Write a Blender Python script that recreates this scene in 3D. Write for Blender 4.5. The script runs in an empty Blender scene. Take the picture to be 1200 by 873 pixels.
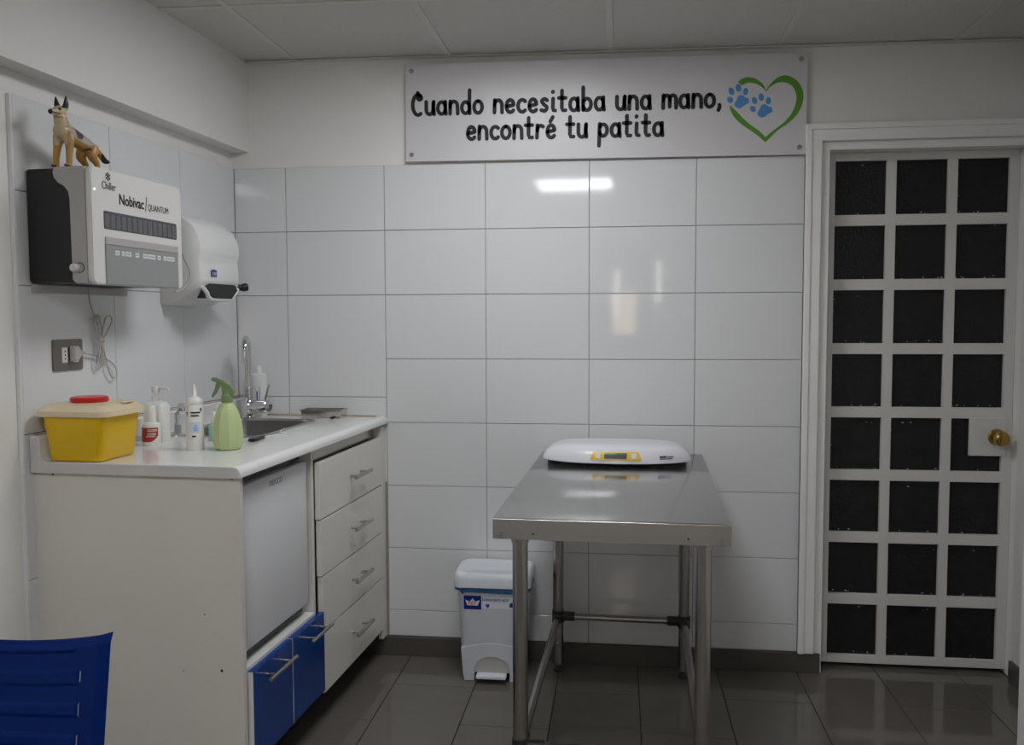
import bpy, bmesh, math, random
from mathutils import Matrix, Vector, Quaternion
random.seed(7)
SC = bpy.context.scene
COL = SC.collection
PI = math.pi

# ------------------------------------------------------------------ camera
F_PX = 1039.11
CAM = Vector((1.52799, -3.41787, 1.35170))
RIGHT = Vector((0.992761, 0.120058, -0.003305))
UP = Vector((-0.004089, 0.061283, 0.998112))
FWD = Vector((-0.120034, 0.990874, -0.061330))
cd = bpy.data.cameras.new('camera'); cam = bpy.data.objects.new('camera', cd); COL.objects.link(cam)
cd.sensor_width = 36.0; cd.lens = F_PX / 1200 * 36; cd.clip_start = 0.02
cam.matrix_world = Matrix(((RIGHT.x, UP.x, -FWD.x, CAM.x), (RIGHT.y, UP.y, -FWD.y, CAM.y), (RIGHT.z, UP.z, -FWD.z, CAM.z), (0, 0, 0, 1)))
SC.camera = cam

# ------------------------------------------------------------------ world, exposure
w = bpy.data.worlds.new('world'); SC.world = w; w.use_nodes = True
w.node_tree.nodes['Background'].inputs[0].default_value = (.5, .55, .6, 1)
w.node_tree.nodes['Background'].inputs[1].default_value = 0.05
SC.view_settings.view_transform = 'Standard'; SC.view_settings.look = 'None'
SC.view_settings.gamma = 1.0; SC.view_settings.use_curve_mapping = False
SC.view_settings.exposure = 0.0
PANEL_STRENGTH = (12.8, 26.0)     # lamp near the back wall, lamp overhead
WARM_STRENGTH = 5.0

# ------------------------------------------------------------------ frames
PHI = -0.0546017                      # the left wall meets the back wall at a little more than a right angle
ML = Matrix.Rotation(PHI, 4, 'Z')     # local frame of the left wall: x out of the wall, y towards the back wall
def L(x, y, z): return ML @ Vector((x, y, z))
def ray(px, py):
    return RIGHT * ((px - 600) / F_PX) + UP * ((436.5 - py) / F_PX) + FWD
def at(px, py, axis, val):            # photo pixel on a world plane
    d = ray(px, py); t = (val - CAM[axis]) / d[axis]; return CAM + d * t
def atL(px, py, axis, val):           # photo pixel on a plane of the left-wall frame (local coordinates)
    d = ML.inverted() @ ray(px, py); c = ML.inverted() @ CAM
    t = (val - c[axis]) / d[axis]; return c + d * t
TOP = 1.948                           # top of the wall tiling
TH = 0.2521                           # tile height

# ------------------------------------------------------------------ materials
def mat(name, col, rough=.5, metal=0., var=.04, vscale=6., bump=0., bscale=40., spec=.5, coat=0., trans=0., ior=1.45,
        emit=None, estr=0., stretch=None, rvar=0., alpha=1., sss=0.):
    m = bpy.data.materials.new(name); m.use_nodes = True
    nt = m.node_tree; N = nt.nodes; LK = nt.links; b = N['Principled BSDF']
    b.inputs['Roughness'].default_value = rough; b.inputs['Metallic'].default_value = metal
    b.inputs['Specular IOR Level'].default_value = spec; b.inputs['IOR'].default_value = ior
    b.inputs['Coat Weight'].default_value = coat; b.inputs['Transmission Weight'].default_value = trans
    b.inputs['Alpha'].default_value = alpha
    tc = N.new('ShaderNodeTexCoord'); oi = N.new('ShaderNodeObjectInfo')
    ad = N.new('ShaderNodeVectorMath'); ad.operation = 'ADD'
    mu = N.new('ShaderNodeVectorMath'); mu.operation = 'SCALE'; mu.inputs['Scale'].default_value = 37.0
    cb = N.new('ShaderNodeCombineXYZ')
    for k in range(3): LK.new(oi.outputs['Random'], cb.inputs[k])
    LK.new(cb.outputs[0], mu.inputs[0]); LK.new(tc.outputs['Object'], ad.inputs[0]); LK.new(mu.outputs[0], ad.inputs[1])
    vec = ad.outputs[0]
    if stretch:
        mp = N.new('ShaderNodeMapping'); mp.inputs['Scale'].default_value = stretch
        LK.new(vec, mp.inputs[0]); vec = mp.outputs[0]
    nz = N.new('ShaderNodeTexNoise'); nz.inputs['Scale'].default_value = vscale; nz.inputs['Detail'].default_value = 4
    LK.new(vec, nz.inputs['Vector'])
    mx = N.new('ShaderNodeMix'); mx.data_type = 'RGBA'
    c = Vector(col[:3])
    lo = [max(0, v * (1 - var)) for v in c]; hi = [min(1, v * (1 + var)) for v in c]
    mx.inputs['A'].default_value = (*lo, 1); mx.inputs['B'].default_value = (*hi, 1)
    LK.new(nz.outputs['Fac'], mx.inputs['Factor']); LK.new(mx.outputs['Result'], b.inputs['Base Color'])
    if rvar:
        mr = N.new('ShaderNodeMapRange'); mr.inputs['To Min'].default_value = max(0.02, rough - rvar); mr.inputs['To Max'].default_value = rough + rvar
        LK.new(nz.outputs['Fac'], mr.inputs['Value']); LK.new(mr.outputs[0], b.inputs['Roughness'])
    if bump:
        n2 = N.new('ShaderNodeTexNoise'); n2.inputs['Scale'].default_value = bscale; n2.inputs['Detail'].default_value = 3
        LK.new(vec, n2.inputs['Vector'])
        bp = N.new('ShaderNodeBump'); bp.inputs['Strength'].default_value = bump; bp.inputs['Distance'].default_value = .01
        LK.new(n2.outputs['Fac'], bp.inputs['Height']); LK.new(bp.outputs[0], b.inputs['Normal'])
    if emit:
        b.inputs['Emission Color'].default_value = (*emit, 1); b.inputs['Emission Strength'].default_value = estr
    if sss:
        b.inputs['Subsurface Weight'].default_value = sss; b.inputs['Subsurface Radius'].default_value = (.02, .015, .01)
    m.diffuse_color = (*c, 1)
    return m

M = {}
M['paint'] = mat('wall_paint', (.82, .81, .79), .55, var=.02, bump=.08, bscale=60)
M['paint_r'] = mat('frame_paint', (.88, .87, .86), .4, var=.03, bump=.06, bscale=90)
M['paint_r_shaded'] = mat('frame_paint_shaded', (.70, .685, .66), .4, var=.04, bump=.06, bscale=90)  # frame paint darkened: the door recess's shade is put into the colour
M['tile'] = mat('wall_tile', (.74, .75, .765), .06, var=.012, vscale=2, bump=.03, bscale=2.2, spec=.5)
M['grout'] = mat('grout', (.36, .355, .345), .9, var=.2, vscale=30)
M['tile_edge'] = mat('tile_edge', (.55, .55, .54), .8)
M['floor'] = mat('floor_tile', (.140, .126, .111), .075, var=.10, vscale=5, bump=.010, bscale=3, spec=.5, rvar=.02)
M['fgrout'] = mat('floor_grout', (.018, .016, .015), .9)
M['base'] = mat('baseboard', (.095, .085, .077), .2, var=.08)
M['ceil'] = mat('ceiling_panel', (.62, .60, .57), .9, var=.05, vscale=60, bump=.2, bscale=150)
M['tbar'] = mat('ceiling_bar', (.64, .62, .59), .6)
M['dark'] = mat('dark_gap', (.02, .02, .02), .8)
M['lamp0'], M['lamp1'] = [mat('lamp_diffuser', (.9, .9, .9), .5, emit=(.965, .978, .995), estr=q) for q in PANEL_STRENGTH]
M['white'] = mat('white_plastic', (.78, .78, .78), .3, var=.015)
M['laminate'] = mat('white_laminate', (.80, .80, .795), .14, var=.02, coat=.3)
M['lam_edge'] = mat('laminate_edge', (.62, .60, .59), .45)
M['cream'] = mat('cream_board', (.72, .69, .63), .45, var=.03)
M['drawer'] = mat('drawer_board', (.78, .76, .71), .35, var=.03)
M['fridge'] = mat('fridge_enamel', (.76, .77, .79), .3, var=.02, bump=.05, bscale=120)
M['blue'] = mat('blue_gloss', (.006, .052, .25), .14, var=.05, spec=.4)
M['chair'] = mat('blue_chair_plastic', (.001, .017, .125), .36, var=.08, vscale=14, spec=.12)
M['steel'] = mat('brushed_steel', (.56, .545, .53), .24, 1., var=.03, vscale=12, stretch=(.3, 1, 8), rvar=.04)
M['steel_top'] = mat('table_steel', (.46, .455, .45), .13, 1., var=.02, vscale=14, stretch=(4, .15, 1), rvar=.025)
M['apron'] = mat('apron_steel', (.60, .58, .56), .30, 1., var=.05, vscale=6, stretch=(1, 1, .08), bump=.5, bscale=5, rvar=.06)
M['leg'] = mat('leg_steel', (.42, .40, .38), .25, 1., var=.06)
M['sink'] = mat('sink_steel', (.22, .215, .21), .42, 1., var=.06)
M['chrome'] = mat('chrome', (.70, .70, .70), .08, 1., var=.02)
M['nickel'] = mat('satin_nickel', (.46, .44, .40), .26, 1., var=.05)
M['fitting'] = mat('dark_fitting', (.03, .03, .03), .45)
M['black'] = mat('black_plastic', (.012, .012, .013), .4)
M['taupe'] = mat('taupe_plastic', (.17, .155, .135), .35)
M['grey'] = mat('grey_plastic', (.34, .345, .345), .4)
M['vial'] = mat('vial_grey', (.125, .125, .135), .3, var=.3, vscale=60)
M['lgrey'] = mat('light_grey_plastic', (.45, .435, .42), .42)
M['shell'] = mat('chiller_white', (.72, .71, .69), .35, var=.015)
M['paper'] = mat('paper', (.74, .74, .74), .7)
M['ink'] = mat('ink', (.015, .015, .017), .6)
M['signw'] = mat('sign_board', (.66, .65, .67), .32, var=.015)
M['green'] = mat('heart_green', (.10, .30, .03), .4)
M['paw'] = mat('paw_blue', (.09, .30, .62), .4)
M['glassd'] = mat('dark_glass', (.016, .016, .018), .22, var=.35, vscale=25, bump=.35, bscale=130, spec=.35)
M['brass'] = mat('brass', (.45, .29, .08), .25, 1., var=.1)
M['yellow'] = mat('sharps_yellow', (.82, .52, .003), .35, var=.03, sss=.1)
M['lid'] = mat('beige_lid', (.80, .67, .46), .35, var=.05, alpha=.93)
M['red'] = mat('red_plastic', (.55, .012, .008), .3)
M['redlabel'] = mat('red_label', (.42, .03, .015), .45, var=.1)
M['bottlew'] = mat('bottle_white', (.80, .79, .75), .3, var=.015)
M['spray'] = mat('spray_green', (.50, .60, .30), .42, var=.05)
M['sprayd'] = mat('spray_head_green', (.20, .29, .12), .42, var=.06)
M['teal'] = mat('teal_liquid', (.38, .68, .60), .25)
M['labelblue'] = mat('label_blue', (.30, .48, .75), .5)
M['navy'] = mat('navy_print', (.012, .03, .20), .45)
M['violet'] = mat('violet_print', (.10, .05, .38), .5)
M['clear'] = mat('clear_plastic', (.85, .86, .87), .08, trans=.85, ior=1.3, var=.01)
M['scale'] = mat('scale_white', (.74, .74, .80), .22, var=.01)
M['syellow'] = mat('scale_yellow', (.75, .50, .04), .4)
M['lcd'] = mat('lcd', (.09, .10, .09), .25)
M['bin'] = mat('bin_grey_white', (.60, .63, .68), .35, var=.02)
M['binlid'] = mat('bin_lid', (.74, .78, .84), .3, var=.02)
M['bag'] = mat('blue_bag', (.012, .09, .24), .35, var=.25, vscale=30, bump=.5, bscale=60)
M['cord'] = mat('cord', (.50, .48, .46), .5)
M['led'] = mat('led', (.1, .8, .4), .4, emit=(.2, 1, .55), estr=4)
M['warm'] = mat('lit_window_glass', (.8, .6, .4), .5, emit=(1., .74, .50), estr=WARM_STRENGTH)
M['litgap'] = mat('lit_gap_glass', (.8, .8, .8), .5, emit=(1., .95, .9), estr=9.)
M['sealant'] = mat('sealant', (.42, .33, .24), .6, var=.3, vscale=40)

# ------------------------------------------------------------------ mesh building
class MB:
    def __init__(s): s.bm = bmesh.new()
    def box(s, x0, x1, y0, y1, z0, z1, bev=0., seg=2):
        b = bmesh.new()
        bmesh.ops.create_cube(b, size=1)
        for v in b.verts:
            v.co = Vector(((x0 + x1) / 2 + v.co.x * (x1 - x0), (y0 + y1) / 2 + v.co.y * (y1 - y0), (z0 + z1) / 2 + v.co.z * (z1 - z0)))
        if bev: bmesh.ops.bevel(b, geom=list(b.edges), offset=bev, segments=seg, affect='EDGES', profile=.5)
        return s.join(b)
    def join(s, b, mtx=None):
        if mtx is not None: bmesh.ops.transform(b, matrix=mtx, verts=b.verts)
        me = bpy.data.meshes.new('t'); b.to_mesh(me); b.free(); s.bm.from_mesh(me); bpy.data.meshes.remove(me); return s
    def verts_faces(s, vs, fs):
        bv = [s.bm.verts.new(v) for v in vs]
        for f in fs:
            try: s.bm.faces.new([bv[i] for i in f])
            except ValueError: pass
        return s
    def prism(s, pts, a, b, axis=1, bev=0.):        # polygon in the two other axes, extruded along axis
        def mk(p, t):
            if axis == 1: return (p[0], t, p[1])
            if axis == 0: return (t, p[0], p[1])
            return (p[0], p[1], t)
        n = len(pts); bb = bmesh.new()
        A = [bb.verts.new(mk(p, a)) for p in pts]; B = [bb.verts.new(mk(p, b)) for p in pts]
        fa = bb.faces.new(A); fb = bb.faces.new(list(reversed(B)))
        for i in range(n): bb.faces.new([A[i], B[i], B[(i + 1) % n], A[(i + 1) % n]])
        bmesh.ops.recalc_face_normals(bb, faces=bb.faces)
        if bev:
            ed = [e for e in bb.edges if e in fa.edges or e in fb.edges]
            bmesh.ops.bevel(bb, geom=list(set(list(fa.edges) + list(fb.edges))), offset=bev, segments=2, affect='EDGES')
        return s.join(bb)
    def loft(s, rings, cap0=True, cap1=True):        # rings of equal vertex count
        n = len(rings[0]); R = [[s.bm.verts.new(v) for v in r] for r in rings]
        for i in range(len(R) - 1):
            for j in range(n):
                k = (j + 1) % n
                try: s.bm.faces.new([R[i][j], R[i][k], R[i + 1][k], R[i + 1][j]])
                except ValueError: pass
        if cap0: s.bm.faces.new(list(reversed(R[0])))
        if cap1: s.bm.faces.new(R[-1])
        return s
    def lathe(s, prof, c=(0, 0, 0), n=28, sx=1., sy=1.):   # prof: (radius, z)
        rings = [[(c[0] + max(r, 1e-4) * sx * math.cos(2 * PI * k / n), c[1] + max(r, 1e-4) * sy * math.sin(2 * PI * k / n), c[2] + z) for k in range(n)] for r, z in prof]
        return s.loft(rings)
    def tube(s, path, r, n=10, caps=True):
        P = [Vector(p) for p in path]; rs = r if isinstance(r, (list, tuple)) else [r] * len(P)
        T = []
        for i in range(len(P)):
            a = P[max(0, i - 1)]; b = P[min(len(P) - 1, i + 1)]; t = (b - a); T.append(t.normalized() if t.length > 1e-9 else Vector((0, 0, 1)))
        ref = Vector((0, 0, 1)) if abs(T[0].z) < .9 else Vector((1, 0, 0))
        u = T[0].cross(ref).normalized(); rings = []
        for i in range(len(P)):
            if i: u = (T[i - 1].rotation_difference(T[i]) @ u)
            u = (u - T[i] * u.dot(T[i])).normalized(); v = T[i].cross(u)
            rings.append([P[i] + (u * math.cos(2 * PI * k / n) + v * math.sin(2 * PI * k / n)) * rs[i] for k in range(n)])
        return s.loft(rings, caps, caps)
    def ellipsoid(s, c, r, seg=20, rings=12, rot=None):
        b = bmesh.new(); bmesh.ops.create_uvsphere(b, u_segments=seg, v_segments=rings, radius=1)
        m = Matrix.Translation(Vector(c)) @ (rot.to_matrix().to_4x4() if rot else Matrix()) @ Matrix.Diagonal((*r, 1))
        return s.join(b, m)
    def build(s, name, m, parent=None, smooth=None, recalc=True):
        if recalc: bmesh.ops.recalc_face_normals(s.bm, faces=s.bm.faces)
        me = bpy.data.meshes.new(name); s.bm.to_mesh(me); s.bm.free()
        return link(name, me, m, parent, smooth)

def link(name, me, m, parent=None, smooth=None):
    o = bpy.data.objects.new(name, me); COL.objects.link(o)
    if m is not None and not me.materials: me.materials.append(M[m] if isinstance(m, str) else m)
    if smooth:
        me.polygons.foreach_set('use_smooth', [True] * len(me.polygons))
        me.set_sharp_from_angle(angle=math.radians(smooth if smooth > 1 else 40))
    if parent is not None: o.parent = parent
    return o
def thing(name, label, cat, loc=(0, 0, 0), rz=0., group=None, left=False):
    o = bpy.data.objects.new(name, None); COL.objects.link(o); o.empty_display_size = .05
    v = Vector(loc)
    o.location = ML @ v if left else v
    o.rotation_euler = (0, 0, rz + (PHI if left else 0))
    o['label'] = label; o['category'] = cat
    if group: o['group'] = group
    return o
def tag(o, label, cat, group=None):
    o['label'] = label; o['category'] = cat
    if group: o['group'] = group
    return o
def struct(o): o['kind'] = 'structure'; return o
def textmesh(txt, size, ext=.0004, shear=0., align='LEFT', space=1., bold=0.):
    cu = bpy.data.curves.new('text', 'FONT'); cu.body = txt; cu.size = size; cu.extrude = ext; cu.shear = shear
    cu.offset = bold; cu.align_x = align; cu.space_character = space; cu.resolution_u = 3
    o = bpy.data.objects.new('text', cu); COL.objects.link(o)
    dg = bpy.context.evaluated_depsgraph_get(); me = bpy.data.meshes.new_from_object(o.evaluated_get(dg))
    bpy.data.objects.remove(o); bpy.data.curves.remove(cu); me.materials.clear(); return me
def text(name, txt, size, m, parent, loc, xdir, updir, fitw=None, fith=None, **k):
    me = textmesh(txt, size, **k)
    xs = [v.co.x for v in me.vertices]; ys = [v.co.y for v in me.vertices]
    X = Vector(xdir).normalized(); Y = Vector(updir).normalized(); Z = X.cross(Y)
    sx = fitw / (max(xs) - min(xs)) if fitw else 1; sy = fith / (max(ys) - min(ys)) if fith else (sx if fitw else 1)
    x0 = min(xs)
    for v in me.vertices:
        v.co = Vector(loc) + X * ((v.co.x - x0) * sx) + Y * (v.co.y * sy) + Z * v.co.z
    return link(name, me, m, parent)
def rrect(x0, x1, y0, y1, r, n=6):
    pts = []
    for cx, cy, a in ((x1 - r, y1 - r, 0), (x0 + r, y1 - r, 90), (x0 + r, y0 + r, 180), (x1 - r, y0 + r, 270)):
        for k in range(n + 1):
            t = math.radians(a + 90 * k / n); pts.append((cx + r * math.cos(t), cy + r * math.sin(t)))
    return pts
def catmull(pts, n=6, closed=False):
    P = [Vector(p) for p in pts]; out = []
    m = len(P)
    for i in range(m if closed else m - 1):
        p0 = P[(i - 1) % m] if closed or i > 0 else P[0] * 2 - P[1]
        p1 = P[i]; p2 = P[(i + 1) % m]
        p3 = P[(i + 2) % m] if closed or i + 2 < m else P[-1] * 2 - P[-2]
        for k in range(n):
            t = k / n
            out.append(.5 * ((2 * p1) + (p2 - p0) * t + (2 * p0 - 5 * p1 + 4 * p2 - p3) * t * t + (3 * p1 - p0 - 3 * p2 + p3) * t ** 3))
    if not closed: out.append(P[-1])
    return out

# ================================================================== SETTING
REAR = -5.3
# ---- floor with 30 x 60 tiles
floor = struct(MB().box(-.6, 3.2, REAR - .1, .15, -.08, -.003).build('floor', 'fgrout'))
meshcache = {}
def boxmesh(key, sx, sy, sz, bev, m):
    k = (key, round(sx, 3), round(sy, 3), round(sz, 3))
    if k not in meshcache:
        b = MB().box(-sx / 2, sx / 2, -sy / 2, sy / 2, -sz / 2, sz / 2, bev, 1)
        me = bpy.data.meshes.new(key); b.bm.to_mesh(me); b.bm.free(); me.materials.append(M[m]); meshcache[k] = me
    return meshcache[k]
def piece(name, parent, m, x0, x1, y0, y1, z0, z1, bev=.001):
    o = bpy.data.objects.new(name, boxmesh(name, x1 - x0, y1 - y0, z1 - z0, bev, m)); COL.objects.link(o)
    o.location = ((x0 + x1) / 2, (y0 + y1) / 2, (z0 + z1) / 2); o.parent = parent; return o
FX0 = .7037; g = .0013
for k in range(-5, 8):
    x0 = FX0 + .3 * k; x1 = min(x0 + .3, 2.98)
    off = -.283 if k % 2 == 0 else -.583
    j = -2
    while True:
        y0 = off - .6 * (j + 1)
        y1 = min(off - .6 * j, .11 if x0 > 2.1 else 0.); j += 1
        if y0 < REAR: break
        if y1 - y0 < .02: continue
        piece('tile', floor, 'floor', x0 + g, x1 - g, y0 + g, y1 - g, -.012, 0, .0012)
# ---- back wall: tiles below, paint above
WB = struct(MB().box(-.3, 2.215, .006, .16, 0, 2.6).box(2.215, 3.15, .006, .16, 2.04, 2.6).build('wall_back', 'paint'))
MB().box(-.05, 2.2105, .004, .0065, 0, TOP).build('grout', 'grout', WB)
tg = .0012
cols = [0.0] + [.21245 + .4 * i for i in range(5)] + [2.2105]
rows = [TOP - TH * i for i in range(8)] + [.078]
for i in range(6):
    rr = rows if i > 1 else rows[:3] + [1.040, .70]
    for j in range(len(rr) - 1):
        z1, z0 = rr[j], rr[j + 1]
        o = piece('tile', WB, 'tile', cols[i] + tg, cols[i + 1] - tg, 0, .010, z0 + tg, z1 - tg, .0012)
        o.rotation_euler = (random.uniform(-.0016, .0016), 0, random.uniform(-.0012, .0012))
bbk = struct(MB().box(.2, 2.288, -.012, .006, 0, .076, .002).build('baseboard_back', 'base'))
# ---- left wall (own frame): plaster, tiles, projecting upper part
WL = struct(MB().box(-.14, -.012, -5.6, .05, 0, 2.6).box(-.14, .06, -5.6, .05, 2.012, 2.6).build('wall_left', 'paint'))
WL.rotation_euler.z = PHI
MB().box(-.0125, -.004, -1.216, .01, 0, TOP - .001).build('grout', 'grout', WL)
for i in range(3):
    yb, ya = -.4007 * i, -.4007 * (i + 1)
    if i == 2: ya = -1.2165
    rr = [TOP, TOP - TH, TOP - 2 * TH, 1.040, .64, .24, .0]
    for j in range(6):
        piece('tile', WL, 'tile', -.010, 0, ya + tg, yb - tg, rr[j + 1] + tg, rr[j] - tg, .0012)
MB().box(-.0122, .0004, -1.2235, -1.2166, .0, TOP, .001).build('tile_edge_strip', 'white', WL)
# ---- right wall and the pier that stands in front of it
struct(MB().box(2.978, 3.15, REAR, .006, 0, 2.6).build('wall_right', 'paint'))
struct(MB().box(2.965, 2.978, -.598, -.002, 0, .078, .002).build('baseboard_right', 'base'))
struct(MB().box(2.745, 2.978, -.80, -.60, 0, 2.6, .004).build('wall_pier', 'paint'))
# ---- rear wall behind the camera with a lit window
WR = struct(MB().box(-.6, 1.2, REAR - .12, REAR, 0, 2.6).box(1.95, 3.15, REAR - .12, REAR, 0, 2.6).box(1.2, 1.95, REAR - .12, REAR, 0, 1.0).box(1.2, 1.95, REAR - .12, REAR, 2.0, 2.6).build('wall_rear', 'paint'))
W1 = bpy.data.objects.new('window_1', None); COL.objects.link(W1); struct(W1); W1.location = (1.575, REAR, 1.5)
fr = MB()
for x in (-.375, -.13, .11, .345): fr.box(x, x + .03, -.06, .01, -.5, .5, .002)
fr.box(-.375, .375, -.06, .01, -.5, -.47, .002).box(-.375, .375, -.06, .01, .47, .5, .002)
fr.build('window_frame', 'paint_r', W1)
for x0, x1, m_ in ((-.345, -.13, 'glassd'), (.14, .345, 'glassd')): MB().box(x0, x1, -.035, -.028, -.47, .47).build('pane', m_, W1)
MB().box(-.10, .11, -.035, -.028, .10, .47).build('pane', 'glassd', W1)
MB().box(-.10, .11, -.035, -.028, -.47, -.30).build('pane', 'glassd', W1)
MB().box(-.10, .11, -.035, -.028, -.30, .10).build('lit_pane', 'warm', W1)
MB().box(-.10, -.06, -.028, -.024, -.10, .30).build('lit_gap', 'litgap', W1)
MB().box(.30, .34, -.028, -.024, .0, .38).build('lit_gap', 'litgap', W1)

# ---- ceiling: tilted a trifle like the real one
ZC0, ZS = 2.3626, -.0094
CE = struct(MB().box(-.7, 3.3, REAR - .2, .2, .02, .06).build('ceiling', 'dark'))
CE.location = (0, 0, ZC0); CE.rotation_euler = (0, -ZS, 0)
cx = [.26 + .6148 * k for k in range(-2, 6)]; cy = [-.61 * k for k in range(0, 10)]
def lampcell(i, j): return i == 3 and j in (1, 5)
for i in range(len(cx) - 1):
    for j in range(len(cy) - 1):
        x0, x1, y1, y0 = cx[i], cx[i + 1], cy[j], cy[j + 1]
        if lampcell(i, j): continue
        x0 = max(x0, -.35)
        piece('panel', CE, 'ceil', x0 + .004, min(x1, 3.15) - .004, y0 + .004, y1 - .004, .003, .018, .001)
for x in cx:
    piece('grid_bar', CE, 'tbar', x - .011, x + .011, REAR - .1, 0, -.001, .0042, .0006)
for y in cy[1:]:
    piece('grid_bar', CE, 'tbar', -.6, 3.1, y - .011, y + .011, -.0006, .0043, .0006)
struct(MB().box(.04, 2.978, -.018, .004, -.004, .001).build('trim_1', 'tbar')); t1 = bpy.data.objects['trim_1']; t1.location = (0, 0, ZC0 - .0005); t1.rotation_euler = (0, -ZS, 0)
for j, lab in ((1, 'lit square ceiling panel lamp nearest the back wall with the lettered sign'), (5, 'lit square ceiling panel lamp overhead, farther from the back wall')):
    x0, x1, y1, y0 = cx[3], cx[4], cy[j], cy[j + 1]
    t = thing('ceiling_lamp', lab, 'lamp', ((x0 + x1) / 2, (y0 + y1) / 2, ZC0 + ZS * (x0 + x1) / 2), group='ceiling panel lamps')
    t.rotation_euler = (0, -ZS, 0)
    hx, hy = (x1 - x0) / 2 - .012, (y1 - y0) / 2 - .012
    f = MB()
    f.box(-hx, hx, -hy, -hy + .016, -.003, .014).box(-hx, hx, hy - .016, hy, -.003, .014).box(-hx, -hx + .016, -hy, hy, -.003, .014).box(hx - .016, hx, -hy, hy, -.003, .014)
    f.build('frame', 'white', t)
    MB().box(-hx + .015, hx - .015, -hy + .015, hy - .015, .001, .004).build('diffuser', 'lamp0' if j == 1 else 'lamp1', t)

# ---- door in the back wall
D = bpy.data.objects.new('door_1', None); COL.objects.link(D); struct(D); D.location = (2.294, .070, .016); D['label'] = 'white painted door with dark glass panes and brass knob'
DW, DH = .690, 1.947
px = [.037, .222, .257, .440, .474, .655]           # pane column edges
pz = [1.918 - .241 * k for k in range(8)]           # pane tops
PH = .200
MB().box(0, px[0], 0, .035, 0, DH, .0015).build('stile', 'paint_r_shaded', D)
MB().box(px[5], DW, 0, .035, 0, DH, .0015).build('stile', 'paint_r_shaded', D)
for a, b in ((px[1], px[2]), (px[3], px[4])): MB().box(a, b, .0004, .034, .005, DH - .005, .0012).build('mullion', 'paint_r_shaded', D)
MB().box(px[0], px[5], .0002, .0345, pz[0], DH, .0012).build('rail', 'paint_r_shaded', D)
MB().box(px[0], px[5], .0002, .0345, 0, pz[7] - PH, .0012).build('rail', 'paint_r_shaded', D)
for k in range(7): MB().box(px[0] - .0005, px[5] + .0005, .0007, .0335, pz[k + 1], pz[k] - PH, .0012).build('muntin', 'paint_r_shaded', D)
for k in range(8):
    for c in range(3):
        a, b = px[2 * c], px[2 * c + 1]
        piece('pane', D, 'glassd', a - .004, b + .004, .016, .022, pz[k] - PH - .004, pz[k] + .004, .0004)
MB().box(.539, .668, -.004, .012, .814, .957, .002).build('lock_plate', 'paint_r_shaded', D)
kn = MB(); kn.lathe([(.0, 0), (.030, 0), (.031, .004), (.027, .009), (.014, .012), (.012, .026), (.018, .032), (.026, .038), (.028, .048), (.026, .058), (.020, .063), (.0, .065)])
ko = kn.build('knob', 'brass', D, 35); ko.location = (.633, -.004, .886); ko.rotation_euler = (PI / 2, 0, 0)
# paint flakes left on the glass edges
rf = random.Random(3)
fl = MB()
for k in range(8):
    for c in range(3):
        for q in range(rf.randint(2, 6)):
            a, b = px[2 * c], px[2 * c + 1]; side = rf.random(); s = rf.uniform(.0008, .0022)
            x = rf.uniform(a + .004, b - .004); z = pz[k] - PH + rf.uniform(.001, .01) if side < .65 else pz[k] - rf.uniform(.003, .03)
            if c == 2 and k == 4 and z > .79 and x > .5: continue
            if side > .85: x = a + rf.uniform(.001, .006); z = pz[k] - rf.uniform(.02, PH - .01)
            fl.box(x - s * rf.uniform(.6, 3), x + s, .0150, .0165, z - s * .6, z + s * .6)
fl.build('paint_flake', 'paint_r_shaded', D)['kind'] = 'stuff'
# casing
CS = struct(MB().box(2.203, 2.262, -.022, .02, .078, 2.052, .003).box(2.203, 2.226, -.028, .0, .078, 2.052, .003).build('trim_2', 'paint_r'))
MB().box(2.2025, 2.9775, -.0235, .02, 1.994, 2.050, .003).box(2.202, 2.9775, -.031, 0, 2.034, 2.056, .003).build('head_casing', 'paint_r', CS)
MB().box(2.255, 2.293, -.004, .12, .0, 1.99).box(2.2625, 2.978, -.002, .12, 1.964, 1.993).box(2.985, 3.04, .0065, .12, .0, 1.99).build('door_lining', 'paint_r', CS)
MB().box(2.255, 3.04, .121, .14, 0, 2.0).build('backing', 'dark', CS)

# ================================================================== LEFT SIDE: COUNTER
CZ = .966
def yback(x): return x * .0547 - .002                # where the left frame meets the back wall
def extr(mb, prof, y0, y1=None, smooth=False):       # profile (x,z) extruded along y; y1 None = up to the back wall
    r0 = [(x, y0, z) for x, z in prof]; r1 = [(x, yback(x) if y1 is None else y1, z) for x, z in prof]
    return mb.loft([r0, r1])
ct = MB(); YE = -1.2
nose = [(.40, CZ), (.595, CZ)] + [(.595 + .022 * math.sin(t), CZ - .022 + .022 * math.cos(t)) for t in [PI / 2 * k / 6 for k in range(1, 7)]] + [(.617, CZ - .028), (.614, CZ - .030), (.40, CZ - .030)]
extr(ct, nose, YE)
up = [(.004, CZ - .030), (.004, 1.030), (.008, 1.036), (.026, 1.036), (.032, 1.030), (.034, .985), (.038, .972), (.046, CZ + .0004), (.050, CZ + .0004), (.050, CZ - .03)]
BS = thing('backsplash', 'low white laminate upstand strip along the tiled wall behind the counter', 'backsplash', (0, 0, 0), left=True)
bs = MB(); extr(bs, up, YE); bs.build('strip', 'laminate', BS, 35)
extr(ct, [(.050, CZ), (.40, CZ), (.40, CZ - .03), (.050, CZ - .03)], YE, -.655)
extr(ct, [(.050, CZ), (.40, CZ), (.40, CZ - .03), (.050, CZ - .03)], -.150)
extr(ct, [(.050, CZ), (.056, CZ), (.056, CZ - .03), (.050, CZ - .03)], -.656, -.149)
CT = thing('countertop', 'long white laminate countertop with a rounded front edge and a sink let in', 'countertop', (0, 0, 0), left=True)
ct.build('slab', 'laminate', CT, 35)
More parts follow.
